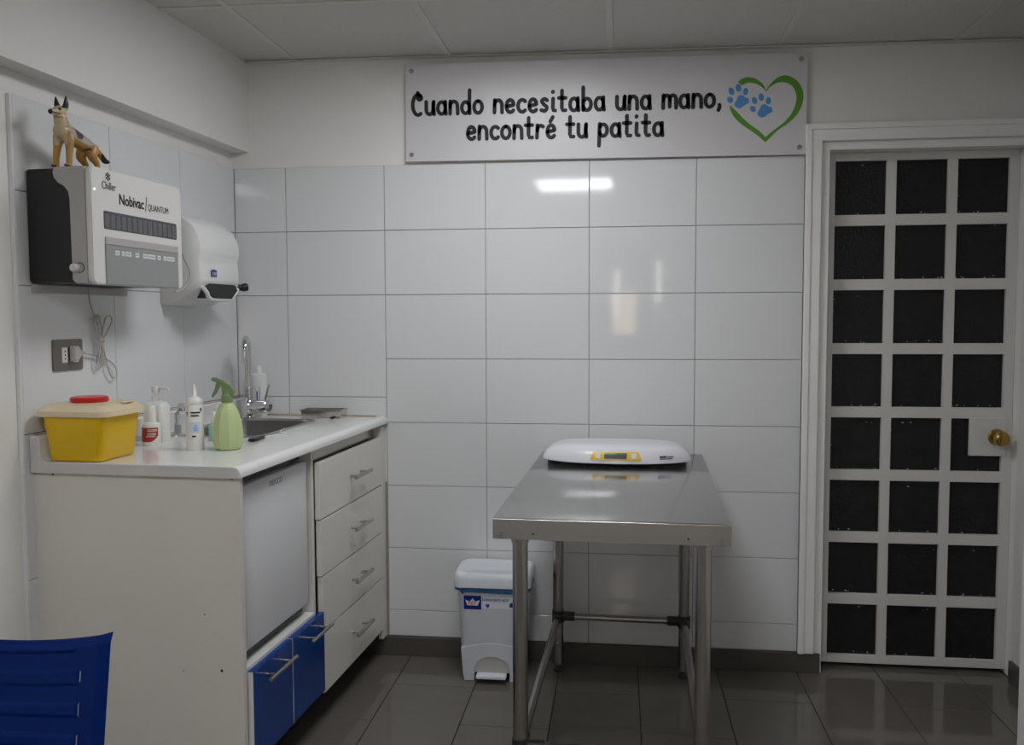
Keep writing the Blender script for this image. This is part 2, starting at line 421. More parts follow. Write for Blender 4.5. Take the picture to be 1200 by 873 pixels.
MB().prism([(.006, CZ - .029), (.006, 1.028), (.024, 1.033), (.030, 1.027), (.032, .985), (.038, .970), (.049, .964), (.049, CZ - .0295)], YE - .0012, YE + .001).build('end_trim', 'lam_edge', BS)
MB().prism([(.051, CZ - .0295), (.051, .964), (.594, .964), (.608, .958), (.614, .944), (.613, CZ - .0295)], YE - .0012, YE + .001).build('end_trim', 'lam_edge', CT)
MB().box(.06, .58, -.012, .004, CZ + .0002, CZ + .004).build('sealant_joint', 'sealant', CT)
MB().box(.006, .012, -1.19, -.01, 1.035, 1.0385).build('sealant_joint', 'sealant', BS)

EP = thing('side_panel', 'tall cream board panel closing the near end of the counter', 'panel', (.014, -1.185, 0), left=True)
MB().box(-.024, .592, 0, .018, 0, CZ - .030, .001).build('board', 'cream', EP)
for (a, b, r) in ((215, 786, .0035), (260, 786, .004), (240, 720, .0018), (62, 556, .003), (272, 562, .0022)):
    v = atL(a, b, 1, -1.185)
    s = MB().lathe([(0, 0), (r, 0), (r * .8, .0012), (0, .0014)], n=12).build('screw_cap', 'fitting' if r != .0035 else 'lgrey', EP); s.location = (v.x - .014, -.0002, v.z); s.rotation_euler = (PI / 2, 0, 0)
EP2 = None

def bar_handle(parent, y, z, ln=.13, out=.032, r=.006, x=0.):
    h = MB(); h.tube([(x + out, y - ln / 2, z), (x + out, y + ln / 2, z)], r, 12)
    for s in (-1, 1): h.tube([(x - .001, y + s * ln * .30, z), (x + out, y + s * ln * .30, z)], r * .75, 10)
    return h.build('handle', 'nickel', parent, 40)

# drawer unit
DU = thing('drawer_unit', 'off-white four-drawer base unit with bar handles against the back wall', 'cabinet', (0, 0, 0), left=True)
c = MB()
c.box(.03, .586, -.668, -.650, .115, .927).box(.03, .586, -.020, -.002, .115, .927).box(.03, .58, -.65, -.02, .115, .133).box(.03, .05, -.65, -.02, .133, .92)
c.box(.586, .604, -.020, .028, .08, .927)
c.build('carcass', 'drawer', DU)
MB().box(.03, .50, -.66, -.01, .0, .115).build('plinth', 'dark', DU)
MB().box(.55, .574, -.650, -.02, .875, .922).build('top_rail', 'nickel', DU)
zz = [.889, .6985, .5105, .3285, .117]
for k in range(4):
    dr = MB().box(.587, .605, -.645 + .006 * k, -.022, zz[k + 1] + .0022, zz[k] - .0022, .0012).build('drawer', 'drawer', DU)
    bar_handle(dr, -.312, (.795, .610, .422, .231)[k], ln=.165, r=.0068, x=.605)

# blue cabinet
BC = thing('blue_cabinet', 'low white cabinet with two glossy blue doors under the small fridge', 'cabinet', (0, 0, 0), left=True)
MB().box(.03, .592, -1.166, -1.148, .125, .405).box(.03, .592, -.690, -.672, .125, .405).box(.03, .592, -1.148, -.69, .387, .405).box(.03, .592, -1.148, -.69, .125, .143).box(.03, .05, -1.148, -.69, .143, .387).build('carcass', 'laminate', BC)
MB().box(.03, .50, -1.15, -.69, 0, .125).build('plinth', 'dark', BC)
for y0, y1 in ((-1.142, -.889), (-.884, -.640)):
    dd = MB().box(.593, .611, y0, y1, .136, .397, .001).build('door', 'blue', BC)
    MB().box(.5935, .6105, y0 - .0006, y0 + .0004, .137, .396).build('edge_band', 'laminate', dd)
    bar_handle(dd, (y0 + y1) / 2 + (.0 if y0 < -1 else .03), .362, ln=.17, x=.611)

# small fridge
FG = thing('mini_fridge', 'small white under-counter fridge standing on the blue cabinet', 'fridge', (0, 0, 0), left=True)
MB().box(.06, .535, -1.115, -.690, .412, .905, .006).build('body', 'fridge', FG)
MB().box(.535, .545, -1.110, -.695, .425, .895).build('gasket', 'grey', FG)
fd = MB().box(.545, .580, -1.118, -.686, .440, .900, .007, 3).build('door', 'fridge', FG, 40)
MB().box(.50, .560, -1.112, -.692, .412, .436, .003).build('kick_panel', 'fitting', FG)
text('logo', 'necco', .03, 'grey', fd, (.5806, -.955, .868), (0, 1, 0), (0, 0, 1), fitw=.085, fith=.017)
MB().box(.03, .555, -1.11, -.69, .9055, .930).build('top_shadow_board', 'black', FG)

# sink: rim, basin, drain
SK = thing('sink', 'rectangular stainless steel sink basin let into the countertop', 'sink', (0, 0, CZ), left=True)
def ring(x0, x1, y0, y1, r, z): return [(a, b, z) for a, b in rrect(x0, x1, y0, y1, r)]
s = MB(); s.loft([ring(.050, .408, -.662, -.140, .07, .0005), ring(.054, .404, -.658, -.144, .068, .004), ring(.066, .392, -.646, -.156, .06, .003), ring(.070, .388, -.642, -.160, .058, -.004)], False, False)
s.build('rim', 'steel', SK, 50)
s = MB(); s.loft([ring(.070, .388, -.642, -.160, .058, -.004), ring(.078, .380, -.634, -.168, .055, -.08), ring(.10, .36, -.61, -.19, .05, -.155), ring(.20, .26, -.42, -.38, .02, -.160)], False, True)
s.build('basin', 'sink', SK, 50)
MB().lathe([(0, .001), (.028, .001), (.03, .004), (.022, .004), (.018, .001)], (.23, -.40, -.160)).build('drain', 'chrome', SK, 40)

# tap
TP = thing('tap', 'chrome swan-neck mixer tap with a side lever behind the sink', 'tap', (.095, -.105, CZ), left=True)
MB().lathe([(0, 0), (.026, 0), (.026, .006), (.021, .010), (.021, .062), (.017, .068), (.013, .075), (0, .076)]).build('body', 'chrome', TP, 40)
pp = [(0, 0, .07), (0, 0, .265)] + [(.0165 * (1 - math.cos(t)), -.045 * (1 - math.cos(t)), .265 + .045 * math.sin(t)) for t in [PI * k / 12 for k in range(1, 13)]] + [(.033, -.09, .235)]
MB().tube(pp, .0125, 16).build('spout', 'chrome', TP, 40)
MB().tube([(.033, -.09, .236), (.033, -.09, .222)], .0138, 16).build('aerator', 'chrome', TP, 40)
vb = MB().tube([(.012, -.004, .045), (.050, -.014, .047), (.088, -.022, .047), (.094, -.024, .047)], [.017, .024, .026, .021], 20).build('valve', 'chrome', TP, 40)
MB().tube([(.076, -.020, .066), (.094, -.018, .132)], [.0042, .005], 10).build('lever', 'chrome', vb, 40)
cr = MB()
for k in range(5): cr.lathe([(.013, .076 + .009 * k), (.0165, .078 + .009 * k), (.0165, .081 + .009 * k), (.013, .083 + .009 * k)], n=20)
cr.build('collar', 'chrome', TP, 40)

# ================================================================== ON THE COUNTER
def lathe_thing(name, label, cat, xy, parts, group=None, rz=0.):
    t = thing(name, label, cat, (xy[0], xy[1], CZ), left=True, group=group, rz=rz)
    for pn, prof, m, kw in parts: MB().lathe(prof, **kw).build(pn, m, t, 40)
    return t
# sharps container
SH = thing('sharps_container', 'yellow plastic sharps box with beige lid and red round cap', 'container', (.127, -1.105, CZ), left=True)
def sr(hx, hy, r, z, dx=0): return [(a + dx, b, z) for a, b in rrect(-hx, hx, -hy, hy, r)]
MB().loft([sr(.076, .078, .018, .001), sr(.081, .083, .022, .006), sr(.096, .092, .026, .131), sr(.092, .088, .024, .131)], True, True).build('box', 'yellow', SH, 50)
hd = MB().box(-.111, -.094, -.055, .055, .085, .122, .004).build('side_grip', 'yellow', SH)
MB().loft([sr(.107, .097, .032, .124), sr(.112, .102, .034, .124), sr(.111, .101, .034, .138), sr(.092, .082, .030, .153), sr(.07, .06, .026, .1575)], True, True).build('lid', 'lid', SH, 22)
cp = MB().lathe([(0, .157), (.050, .157), (.054, .160), (.054, .168), (.050, .172), (.0, .172)], (.0, -.010, 0), n=36, sx=.92, sy=.92).build('cap', 'red', SH, 40)
MB().box(.05, .10, .0, .045, .1535, .158, .002).build('hinge_tab', 'lid', SH)

# red label bottle
t = lathe_thing('antiseptic_bottle', 'small white bottle with a red label beside the yellow box', 'bottle', (.150, -.858), [
    ('body', [(0, 0), (.026, 0), (.0275, .003), (.0275, .062), (.024, .068), (.014, .072), (0, .072)], 'bottlew', {}),
    ('cap', [(.0, .071), (.0155, .071), (.0150, .098), (.0135, .118), (.011, .122), (0, .122)], 'bottlew', {})])
def wraplabel(parent, name, r, z0, z1, a0, a1, m, n=14, cut=0., off=.0004):
    mb = MB(); vs = []
    for k in range(n + 1):
        a = a0 + (a1 - a0) * k / n; cz = z0 + (cut * max(0, (k / n - .6) / .4) ** 2 if cut else 0)
        vs += [((r + off) * math.cos(a), (r + off) * math.sin(a), cz), ((r + off) * math.cos(a), (r + off) * math.sin(a), z1)]
    mb.verts_faces(vs, [(2 * k, 2 * k + 2, 2 * k + 3, 2 * k + 1) for k in range(n)])
    return mb.build(name, m, parent, 60)
def wraplines(parent, name, r, zs, a0, a1, m, h=.002, off=.0008):
    for z, f0, f1 in zs:
        n = 6; vs = []; mb = MB()
        for k in range(n + 1):
            a = a0 + (a1 - a0) * (f0 + (f1 - f0) * k / n)
            vs += [((r + off) * math.cos(a), (r + off) * math.sin(a), z - h / 2), ((r + off) * math.cos(a), (r + off) * math.sin(a), z + h / 2)]
        mb.verts_faces(vs, [(2 * k, 2 * k + 2, 2 * k + 3, 2 * k + 1) for k in range(n)])
        mb.build(name, m, parent)
lb = wraplabel(t, 'label_wrap', .0275, .012, .056, -2.9, -.25, 'redlabel', cut=.02)
wraplines(lb, 'print', .0275, [(.050, .55, .95), (.046, .55, .95), (.039, .55, .9), (.034, .55, .9), (.029, .5, .85), (.05, .1, .3), (.045, .1, .3), (.038, .1, .3)], -2.9, -.25, 'paper', .0022)
# pump bottle
t = thing('pump_bottle', 'white soap pump bottle standing against the wall behind the red-labelled bottle', 'bottle', (.112, -.765, CZ), left=True)
MB().loft([ring(-.034, .034, -.026, .026, .014, 0), ring(-.036, .036, -.028, .028, .015, .004), ring(-.036, .036, -.028, .028, .015, .110), ring(-.030, .030, -.022, .022, .014, .122), ring(-.014, .014, -.014, .014, .013, .128)], True, True).build('body', 'bottlew', t, 40)
ph = MB().lathe([(0, .126), (.015, .126), (.015, .140), (.011, .142), (.006, .144), (.006, .152), (.013, .153), (.014, .170), (.012, .174), (0, .174)]).build('pump_head', 'bottlew', t, 40)
MB().tube([(0, 0, .168), (.030, -.006, .170), (.048, -.010, .168), (.050, -.010, .163)], [.006, .0055, .004, .0035], 10).build('nozzle', 'bottlew', ph, 40)
# clear bottle behind
t = lathe_thing('clear_bottle', 'small clear plastic bottle with a grey label just right of the pump bottle', 'bottle', (.135, -.655), [
    ('body', [(0, 0), (.024, 0), (.025, .003), (.025, .075), (.012, .088), (.010, .094), (0, .094)], 'clear', {}),
    ('cap', [(0, .0935), (.0125, .0935), (.012, .108), (0, .109)], 'clear', {})])
wraplabel(t, 'label_wrap', .025, .012, .04, -2.7, -1.2, 'grey')
# tall white bottle with nozzle
t = lathe_thing('gel_bottle', 'tall white cylindrical gel bottle with pointed nozzle and pale blue label', 'bottle', (.334, -.925), [
    ('body', [(0, 0), (.0245, 0), (.0255, .003), (.0255, .132), (.0245, .134), (.0255, .137), (.0255, .143), (.020, .152), (.012, .157), (0, .157)], 'bottlew', {}),
    ('nozzle', [(0, .156), (.0115, .156), (.009, .162), (.0048, .182), (.0035, .194), (0, .195)], 'bottlew', {})])
lb = wraplabel(t, 'label_wrap', .0255, .052, .084, -1.75, -.45, 'labelblue')
lb.data.materials.clear(); lb.data.materials.append(mat('pale_label', (.62, .70, .82), .5, var=.15, vscale=80))
wraplines(t, 'print', .0255, [(.112, .35, .95), (.103, .35, .85), (.112, .0, .12), (.107, .05, .15), (.042, .4, .65)], -2.1, -.35, 'ink', .0045)
wraplines(lb, 'emblem', .0255, [(.074, .5, .7), (.069, .45, .75), (.064, .4, .8), (.059, .4, .8)], -1.75, -.45, 'labelblue', .004)
wraplabel(t, 'side_stripe', .0255, .115, .125, -.45, -.2, 'violet')
# teal bottle
lathe_thing('teal_bottle', 'tiny pale teal bottle with white cap between gel bottle and green sprayer', 'bottle', (.292, -.735), [
    ('body', [(0, 0), (.0165, 0), (.0175, .002), (.0175, .046), (.013, .053), (.008, .055), (0, .055)], 'teal', {}),
    ('cap', [(0, .0545), (.0085, .0545), (.0075, .085), (.006, .092), (0, .092)], 'bottlew', {})])
# green spray bottle
t = thing('spray_bottle', 'pale green faceted spray bottle with darker green trigger head', 'bottle', (.425, -.900, CZ), left=True, rz=.25)
MB().lathe([(0, 0), (.034, 0), (.040, .004), (.0455, .025), (.0455, .045), (.0415, .080), (.034, .108), (.023, .130), (.015, .138), (.0145, .146), (0, .146)], n=10).build('body', 'spray', t, 28)
sh = MB().lathe([(0, .140), (.0165, .140), (.0165, .160), (.0135, .163), (.0130, .176), (0, .177)], n=20).build('spray_head', 'sprayd', t, 40)
MB().prism([(.020, .160), (.022, .174), (.010, .190), (-.012, .206), (-.034, .213), (-.042, .212), (-.043, .205), (-.030, .200), (-.016, .190), (-.012, .172), (-.008, .160)], -.0105, .0105, 1, .003).build('hood', 'sprayd', sh)
MB().prism([(-.022, .200), (-.030, .196), (-.034, .180), (-.044, .158), (-.041, .154), (-.030, .166), (-.022, .182), (-.017, .192)], -.006, .006, 1, .002).build('trigger', 'sprayd', sh)
# black gadget with a thin clear tube
t = thing('black_clip', 'small black plastic clip lying on the counter beside the green sprayer', 'clip', (.425, -.700, CZ), left=True)
MB().prism([(-.012, -.050), (.010, -.052), (.012, -.030), (.006, .030), (-.002, .050), (-.010, .045)], 0.0005, .010, 2, .002).build('grip', 'black', t)
MB().tube(catmull([(-.004, .045, .004), (.00, .075, .003), (.02, .10, .003), (.03, .14, .003), (-.01, .18, .003), (-.03, .26, .003)], 6), .0016, 6).build('thin_tube', 'bottlew', t)
# bottle behind the tap
t = lathe_thing('cleaner_bottle', 'white bottle with violet print standing in the corner behind the tap', 'bottle', (.108, -.040), [
    ('body', [(0, 0), (.030, 0), (.032, .003), (.032, .155), (.030, .165), (.016, .172), (0, .172)], 'white', dict(sy=.75)),
    ('cap', [(0, .171), (.0135, .171), (.0125, .196), (.010, .200), (0, .200)], 'white', {})])
for bx_ in ((.000, .005, -.0252, -.0246, .03, .100), (.012, .0135, -.0236, -.0230, .03, .12), (-.02, -.008, -.0236, -.0230, .05, .053), (-.02, -.008, -.0236, -.0230, .06, .063)): MB().box(*bx_).build('print', 'violet', t)
# soap dish
t = thing('soap_dish', 'low rectangular stainless steel tray at the back of the counter', 'tray', (.385, -.055, CZ), left=True, rz=-PHI)
def rr_(hx, hy, r, z): return [(a, b, z) for a, b in rrect(-hx, hx, -hy, hy, r, 3)]
MB().loft([rr_(.078, .040, .004, 0), rr_(.080, .042, .004, .032), rr_(.0775, .0395, .003, .032), rr_(.0765, .0385, .003, .006)], True, True).build('tray_body', 'steel', t, 40)
MB().box(-.081, .081, -.043, -.0415, .026, .033).box(-.081, .081, .0415, .043, .026, .033).box(-.081, -.0795, -.043, .043, .026, .033).box(.0795, .081, -.043, .043, .026, .033).build('tray_rim', 'steel', t)
# plug chain
t = thing('plug_chain', 'fine metal plug chain curled on the counter in front of the tray', 'chain', (.40, -.13, CZ), left=True)
cpth = catmull([(-.035, .0, .0025), (-.01, .02, .0025), (.03, .03, .0025), (.05, .025, .0025), (.07, .032, .0025)], 5)
cb = MB()
for q in cpth[:: 1]: cb.ellipsoid(q, (.0022, .0022, .0022), 6, 4)
cb.build('bead_chain', 'nickel', t)
MB().tube([(.03, .03, .004), (.045, .027, .004)], .0038, 8).build('ring_end', 'fitting', t)

# ================================================================== ON THE LEFT WALL
CH = thing('vaccine_chiller', 'white and black wall-mounted cooling box with lettering and a grey front flap', 'chiller', (0, 0, 0), left=True)
yn, yf, cz0, cz1, dx = -1.182, -.737, 1.446, 1.760, .198
MB().prism(rrect(yn + .004, yf - .004, cz0 + .004, cz1 - .002, .014), .003, .150, 0, .002).build('rear_body', 'black', CH, 40)
# light grey collar: its boundary on the near side steps back at the top
MB().prism(rrect(yn + .003, yf - .003, cz0 + .002, cz1 - .0005, .014), .140, .182, 0, .001).build('collar', 'lgrey', CH, 40)
prof = [(.145, cz0 + .004), (.136, cz0 + .012), (.134, cz1 - .085), (.130, cz1 - .066), (.118, cz1 - .052), (.100, cz1 - .042), (.090, cz1 - .030), (.086, cz1 - .015), (.090, cz1 - .001), (.18, cz1 - .001), (.18, cz0 + .004)]
MB().prism(prof, yn + .0015, yn + .030, 1).build('side_cheek', 'lgrey', CH)
MB().box(.088, .16, yn + .01, yf - .006, cz1 - .004, cz1 + .0003).build('top_cheek', 'lgrey', CH)
fp = MB().prism(rrect(yn, yf, cz0, cz1, .02), .182, dx, 0, .003).build('front_panel', 'shell', CH, 40)
win = MB().prism(rrect(-1.130, -.768, 1.598, 1.647, .005), dx - .001, dx + .0006, 0).build('viewing_slot', 'grey', fp)
win.data.materials.clear(); win.data.materials.append(mat('slot_dark', (.075, .075, .08), .2))
for k in range(14): MB().box(dx + .0002, dx + .0009, -1.124 + .0255 * k, -1.106 + .0255 * k, 1.602, 1.640).build('vial_box', 'vial', win)
fl2 = MB().box(dx - .001, dx + .004, -1.128, -.768, cz0 + .002, 1.556, .001).build('flap', 'grey', CH)
fl2.data.materials.clear(); fl2.data.materials.append(mat('flap_grey', (.30, .31, .31), .4))
MB().box(dx, dx + .0055, -1.128, -.768, 1.556, 1.577, .0015).build('flap_lip', 'lgrey', CH)
MB().box(dx + .003, dx + .0046, -1.128, -.768, 1.548, 1.551).build('flap_groove', 'grey', fl2)
for a, b in ((.11, .17), (.19, .235), (.24, .325), (.37, .43), (.475, .54), (.54, .66), (.68, .735), (.77, .82), (.82, .945)):
    st = MB().box(dx + .004, dx + .0046, -1.128 + .360 * a, -1.128 + .360 * b - .003, 1.529, 1.542).build('sticker', 'paper', fl2)
    MB().box(dx + .0045, dx + .0049, -1.128 + .360 * a + .004, -1.128 + .360 * b - .007, 1.534, 1.537).build('print', 'grey', st)
text('lettering', 'Nobivac', .04, 'ink', fp, (dx + .0006, -1.058, 1.672), (0, 1, 0), (0, 0, 1), fitw=.118, fith=.030, ext=.0006, bold=.0005)
sl = MB().prism([(-.934, 1.666), (-.926, 1.709), (-.9235, 1.709), (-.9315, 1.666)], dx, dx + .001, 0).build('lettering', 'ink', fp)
text('lettering', 'QUANTUM', .03, 'ink', fp, (dx + .0006, -.920, 1.672), (0, 1, 0), (0, 0, 1), fitw=.108, fith=.022, ext=.0003)
text('lettering', 'Chiller', .03, 'ink', fp, (dx + .0006, -1.134, 1.706), (0, 1, 0), (0, 0, 1), fitw=.062, fith=.021, ext=.0003)
sn = MB()
for k in range(6):
    a = PI * k / 3 + PI / 6; cyy, czz = -1.1065, 1.741
    d = Vector((0, math.cos(a), math.sin(a))); c0 = Vector((dx + .0005, cyy, czz))
    sn.tube([c0, c0 + d * .0115], .0011, 6)
    for s in (-1, 1):
        e = Vector((0, math.cos(a + s * .7), math.sin(a + s * .7))); sn.tube([c0 + d * .006, c0 + d * .006 + e * .005], .0009, 6)
sn.build('snowflake_mark', 'ink', fp)
MB().ellipsoid((dx + .0004, -1.166, 1.700), (.0012, .003, .003), 10, 6).build('status_light', 'led', fp)
kb = MB().lathe([(0, 0), (.011, 0), (.011, .014), (.009, .017), (0, .017)], n=18).build('knob', 'shell', CH, 40); kb.location = (.148, yn + .0018, 1.490); kb.rotation_euler = (PI / 2, 0, 0)
MB().tube([(.158 + .013 * math.cos(t), yn + .0012, 1.490 + .013 * math.sin(t)) for t in [-1.9 + 3.8 * k / 16 for k in range(17)]], .0012, 6).build('knob_ring', 'fitting', CH)
# mounting rail and cords
MB().box(.001, .012, -1.17, -.75, 1.425, 1.447).build('mounting_rail', 'lgrey', CH)
def wl(pts, x=.014): return [(x, atL(a, b, 0, x).y, atL(a, b, 0, x).z) for a, b in pts]
cord1 = catmull(wl([(104, 338), (105, 352), (109, 366), (114, 380), (118, 396), (119, 412), (117, 424), (120, 428), (122, 420), (117, 400), (112, 384), (114, 370), (118, 378), (120, 400), (124, 420), (128, 436), (133, 443), (137, 438), (134, 428), (124, 420), (110, 416), (99, 414)]), 7)
MB().tube(cord1, .0022, 8).build('power_cord', 'cord', CH, 60)
lp = catmull(wl([(119, 400), (121, 384), (124, 372), (129, 370), (131, 376), (126, 388), (120, 400), (116, 412), (114, 426), (118, 430), (119, 414)], .019), 7)
MB().tube(lp, .0022, 8).build('cord_loop', 'cord', CH, 60)
lp = catmull(wl([(118, 398), (115, 384), (116, 371), (113, 369), (111, 378), (115, 392), (120, 406), (121, 420), (118, 427), (116, 416), (118, 400)], .024), 7)
MB().tube(lp, .0022, 8).build('cord_loop', 'cord', CH, 60)
tie = wl([(116, 397), (121, 399)], .02); MB().tube(tie, .007, 8).build('cord_tie', 'cord', CH, 60)
pc = atL(92, 414, 0, .03)
MB().prism([(pc.y - .016, pc.z - .022), (pc.y - .016, pc.z + .022), (pc.y + .006, pc.z + .020), (pc.y + .020, pc.z + .006), (pc.y + .036, pc.z + .004), (pc.y + .036, pc.z - .004), (pc.y + .020, pc.z - .006), (pc.y + .006, pc.z - .020)], .012, .030, 0, .003).build('plug', 'cord', CH, 40)
cord2 = catmull([tuple(atL(a_, b_, 0, .150)) for a_, b_ in ((211, 286), (214, 299), (219, 310), (222.5, 320), (221, 330), (215, 338), (206, 342))], 6)
MB().tube(cord2, .0028, 8).build('side_cord', 'cord', CH, 60)

# socket
oc = (atL(59, 399, 0, 0), atL(94, 396, 0, 0)); 
SO = thing('wall_socket', 'dark taupe double wall socket plate under the cooling box', 'socket', (0, -1.033, 1.250), left=True)
MB().loft([[(0.0005, a, b) for a, b in rrect(-.064, .064, -.045, .045, .006, 3)], [(.005, a, b) for a, b in rrect(-.064, .064, -.045, .045, .006, 3)], [(.009, a, b) for a, b in rrect(-.052, .052, -.036, .036, .004, 3)]], True, True).build('plate', 'taupe', SO, 30)
for yy in (-.022, .026):
    ins = MB().box(.008, .0115, yy - .011, yy + .011, -.022, .022, .001).build('outlet_insert', 'paper', SO)
    for zz_ in (-.011, 0, .011):
        h = MB().tube([(.0112, yy, zz_), (.0119, yy, zz_)], .0026, 10).build('pin_hole', 'black', ins)

# towel dispenser
TD = thing('towel_dispenser', 'white rounded paper towel dispenser on the tiled wall near the corner', 'dispenser', (0, 0, 0), left=True)
y0, y1 = -.545, -.262
side = [(.002, 1.700), (.030, 1.712), (.065, 1.708), (.100, 1.693), (.130, 1.668), (.148, 1.635), (.154, 1.600), (.152, 1.575), (.146, 1.556), (.147, 1.540), (.150, 1.520), (.150, 1.490), (.146, 1.468), (.120, 1.446), (.085, 1.420), (.050, 1.402), (.002, 1.398)]
def dprof(inset):
    out = []
    cxx, czz = .07, 1.555
    for x, z in side:
        out.append((x + (cxx - x) * inset if x > .01 else x, z + (czz - z) * inset))
    return out
rings = []
for yy, ins in ((y0, .055), (y0 + .004, .02), (y0 + .012, .0), (y0 + .09, -.015), ((y0 + y1) / 2, -.025), (y1 - .09, -.015), (y1 - .018, .0), (y1 - .006, .03), (y1, .08)):
    rings.append([(x, yy, z) for x, z in dprof(ins)])
MB().loft(rings).build('cover', 'white', TD, 60)
# mouth: dark opening with a light lip at the lower front
mz = MB(); mz.prism([(y0 + .028, 1.462), (y0 + .060, 1.474), (y1 - .050, 1.474), (y1 - .030, 1.456), (y1 - .075, 1.424), (y0 + .075, 1.424)], .080, .1545, 0)
mo = mz.build('mouth', 'black', TD)
lip = MB(); lip.tube(catmull([(.146, y0 + .020, 1.462), (.148, y0 + .044, 1.442), (.146, y0 + .074, 1.422), (.146, y1 - .080, 1.422), (.148, y1 - .044, 1.440), (.146, y1 - .016, 1.460)], 5), .0075, 10).build('lip', 'white', TD, 60)
MB().tube(catmull([(.110, y1 - .02, 1.470), (.130, y1 + .002, 1.468), (.150, y1 + .020, 1.468), (.164, y1 + .032, 1.471)], 4), [.008] * 4 + [.012] * 4 + [.015] * 4 + [.011], 12).build('feed_lever', 'black', TD, 50)
tw = MB(); tw.verts_faces([(.10, y0 + .050, 1.418), (.104, y0 + .072, 1.418), (.103, y0 + .062, 1.390), (.1005, y0 + .05, 1.418), (.1045, y0 + .072, 1.4185), (.1035, y0 + .062, 1.390)], [(0, 1, 2), (5, 4, 3), (0, 3, 4, 1), (1, 4, 5, 2), (2, 5, 3, 0)]); tw.build('towel_tip', 'paper', TD)
lg = MB().prism([(y0 + .066, 1.498), (y0 + .066, 1.520), (y0 + .085, 1.524), (y0 + .104, 1.520), (y0 + .104, 1.498)], .1535, .1548, 0).build('logo', 'navy', TD)
text('lettering', 'TORK', .02, 'paper', lg, (.1550, y0 + .069, 1.5035), (0, 1, 0), (0, 0, 1), fitw=.032, fith=.011)

# ================================================================== DOG FIGURINE on the chiller
DG = thing('dog_figurine', 'small tan and cream dog figurine with black ears standing on the cooling box', 'figurine', (.100, -1.108, cz1 + .0005), left=True, rz=math.radians(-92))
# local: +x is forward (towards the head), z up
db = MB()
def chain(pts, rs, n=14):
    P = catmull(pts, 4); R_ = []
    for i in range(len(P)):
        t = i / 4; k = min(int(t), len(rs) - 2); f = t - k; R_.append(rs[k] * (1 - f) + rs[k + 1] * f)
    db.tube(P, R_, n)
    db.ellipsoid(P[0], (R_[0],) * 3, 12, 8); db.ellipsoid(P[-1], (R_[-1],) * 3, 12, 8)
chain([(-.062, 0, .072), (-.035, 0, .080), (.0, 0, .088), (.030, 0, .094), (.046, 0, .098)], [.019, .021, .0235, .026, .023])
chain([(.034, 0, .096), (.046, 0, .118), (.052, 0, .136)], [.023, .019, .016])
db.ellipsoid((.054, 0, .147), (.019, .017, .0165))
chain([(.060, 0, .146), (.074, 0, .143), (.086, 0, .141)], [.0125, .0095, .0072])
for s in (-1, 1):
    chain([(.040, s * .015, .085), (.042, s * .019, .055), (.046, s * .020, .028), (.046, s * .020, .008)], [.015, .0105, .0082, .0078])
    db.ellipsoid((.052, s * .020, .0055), (.0125, .0085, .0055))
    chain([(-.056, s * .014, .066), (-.050, s * .018, .046), (-.070, s * .018, .026), (-.064, s * .018, .007)], [.0185, .0135, .0078, .0072])
    db.ellipsoid((-.057, s * .018, .005), (.0115, .0080, .005))
    db.loft([[(.043 + .008 * math.cos(q), s * (.012 + .001), .155 + 0 * q) if False else (.046 + .0095 * math.cos(q), s * .011 + .0075 * math.sin(q), .153) for q in [2 * PI * k / 10 for k in range(10)]],
             [(.044 + .0085 * math.cos(q), s * .014 + .0062 * math.sin(q), .170) for q in [2 * PI * k / 10 for k in range(10)]],
             [(.046 + .0022 * math.cos(q), s * .016 + .0018 * math.sin(q), .190) for q in [2 * PI * k / 10 for k in range(10)]]])
chain([(-.072, .004, .076), (-.082, .016, .060), (-.086, .030, .040), (-.088, .040, .036)], [.009, .0085, .0085, .005])
tmp = db.build('dog_raw', None)
rm = tmp.modifiers.new('r', 'REMESH'); rm.mode = 'VOXEL'; rm.voxel_size = .0017
smd = tmp.modifiers.new('s', 'SMOOTH'); smd.factor = .5; smd.iterations = 4
dg = bpy.context.evaluated_depsgraph_get(); dme = bpy.data.meshes.new_from_object(tmp.evaluated_get(dg)); bpy.data.objects.remove(tmp)
dme.name = 'body'
ca = dme.color_attributes.new('Paint', 'FLOAT_COLOR', 'POINT')
rnd = random.Random(5)
TAN, CREAM, BLK, PUR, GRY, ORG = (.42, .24, .07), (.56, .46, .29), (.012, .011, .012), (.10, .05, .07), (.42, .38, .33), (.50, .27, .05)
def nsm(p, f): return math.sin(p.x * f + 1.3) * math.sin(p.y * f * 1.2 + .7) * math.sin(p.z * f * .9 + 2.1)
for i, v in enumerate(dme.vertices):
    p_ = v.co; c = TAN
    if p_.z < .062: c = ORG if p_.y < 0 else TAN
    if p_.x > .02 and .06 < p_.z < .128 and abs(p_.y) < .021 and v.normal.x > .3: c = CREAM
    if p_.x < .045 and p_.z > .074 and v.normal.z > -.3: c = GRY
    if p_.x < .05 and p_.z > .06 and nsm(p_, 62) > .30: c = PUR
    if p_.z > .132 and p_.x > .035: c = CREAM
    if p_.z > .157 and p_.x < .06: c = BLK
    if p_.x > .0865: c = BLK
    if p_.x > .064 and abs(p_.z - .1395) < .0012 and abs(p_.y) > .002: c = BLK
    if (Vector((.0655, .0115 * (1 if p_.y > 0 else -1), .1515)) - p_).length < .0042: c = BLK
    if p_.y > .026 and p_.x < -.07: c = BLK
    if p_.z < .005: c = BLK if p_.x > .055 else c
    ca.data[i].color = (*c, 1)
md = mat('dog_paint', (.5, .35, .15), .32, var=.04); nt = md.node_tree
an = nt.nodes.new('ShaderNodeVertexColor'); an.layer_name = 'Paint'; nt.links.new(an.outputs[0], nt.nodes['Principled BSDF'].inputs['Base Color'])
M['dogp'] = md
dbo = link('body', dme, 'dogp', DG, 60)

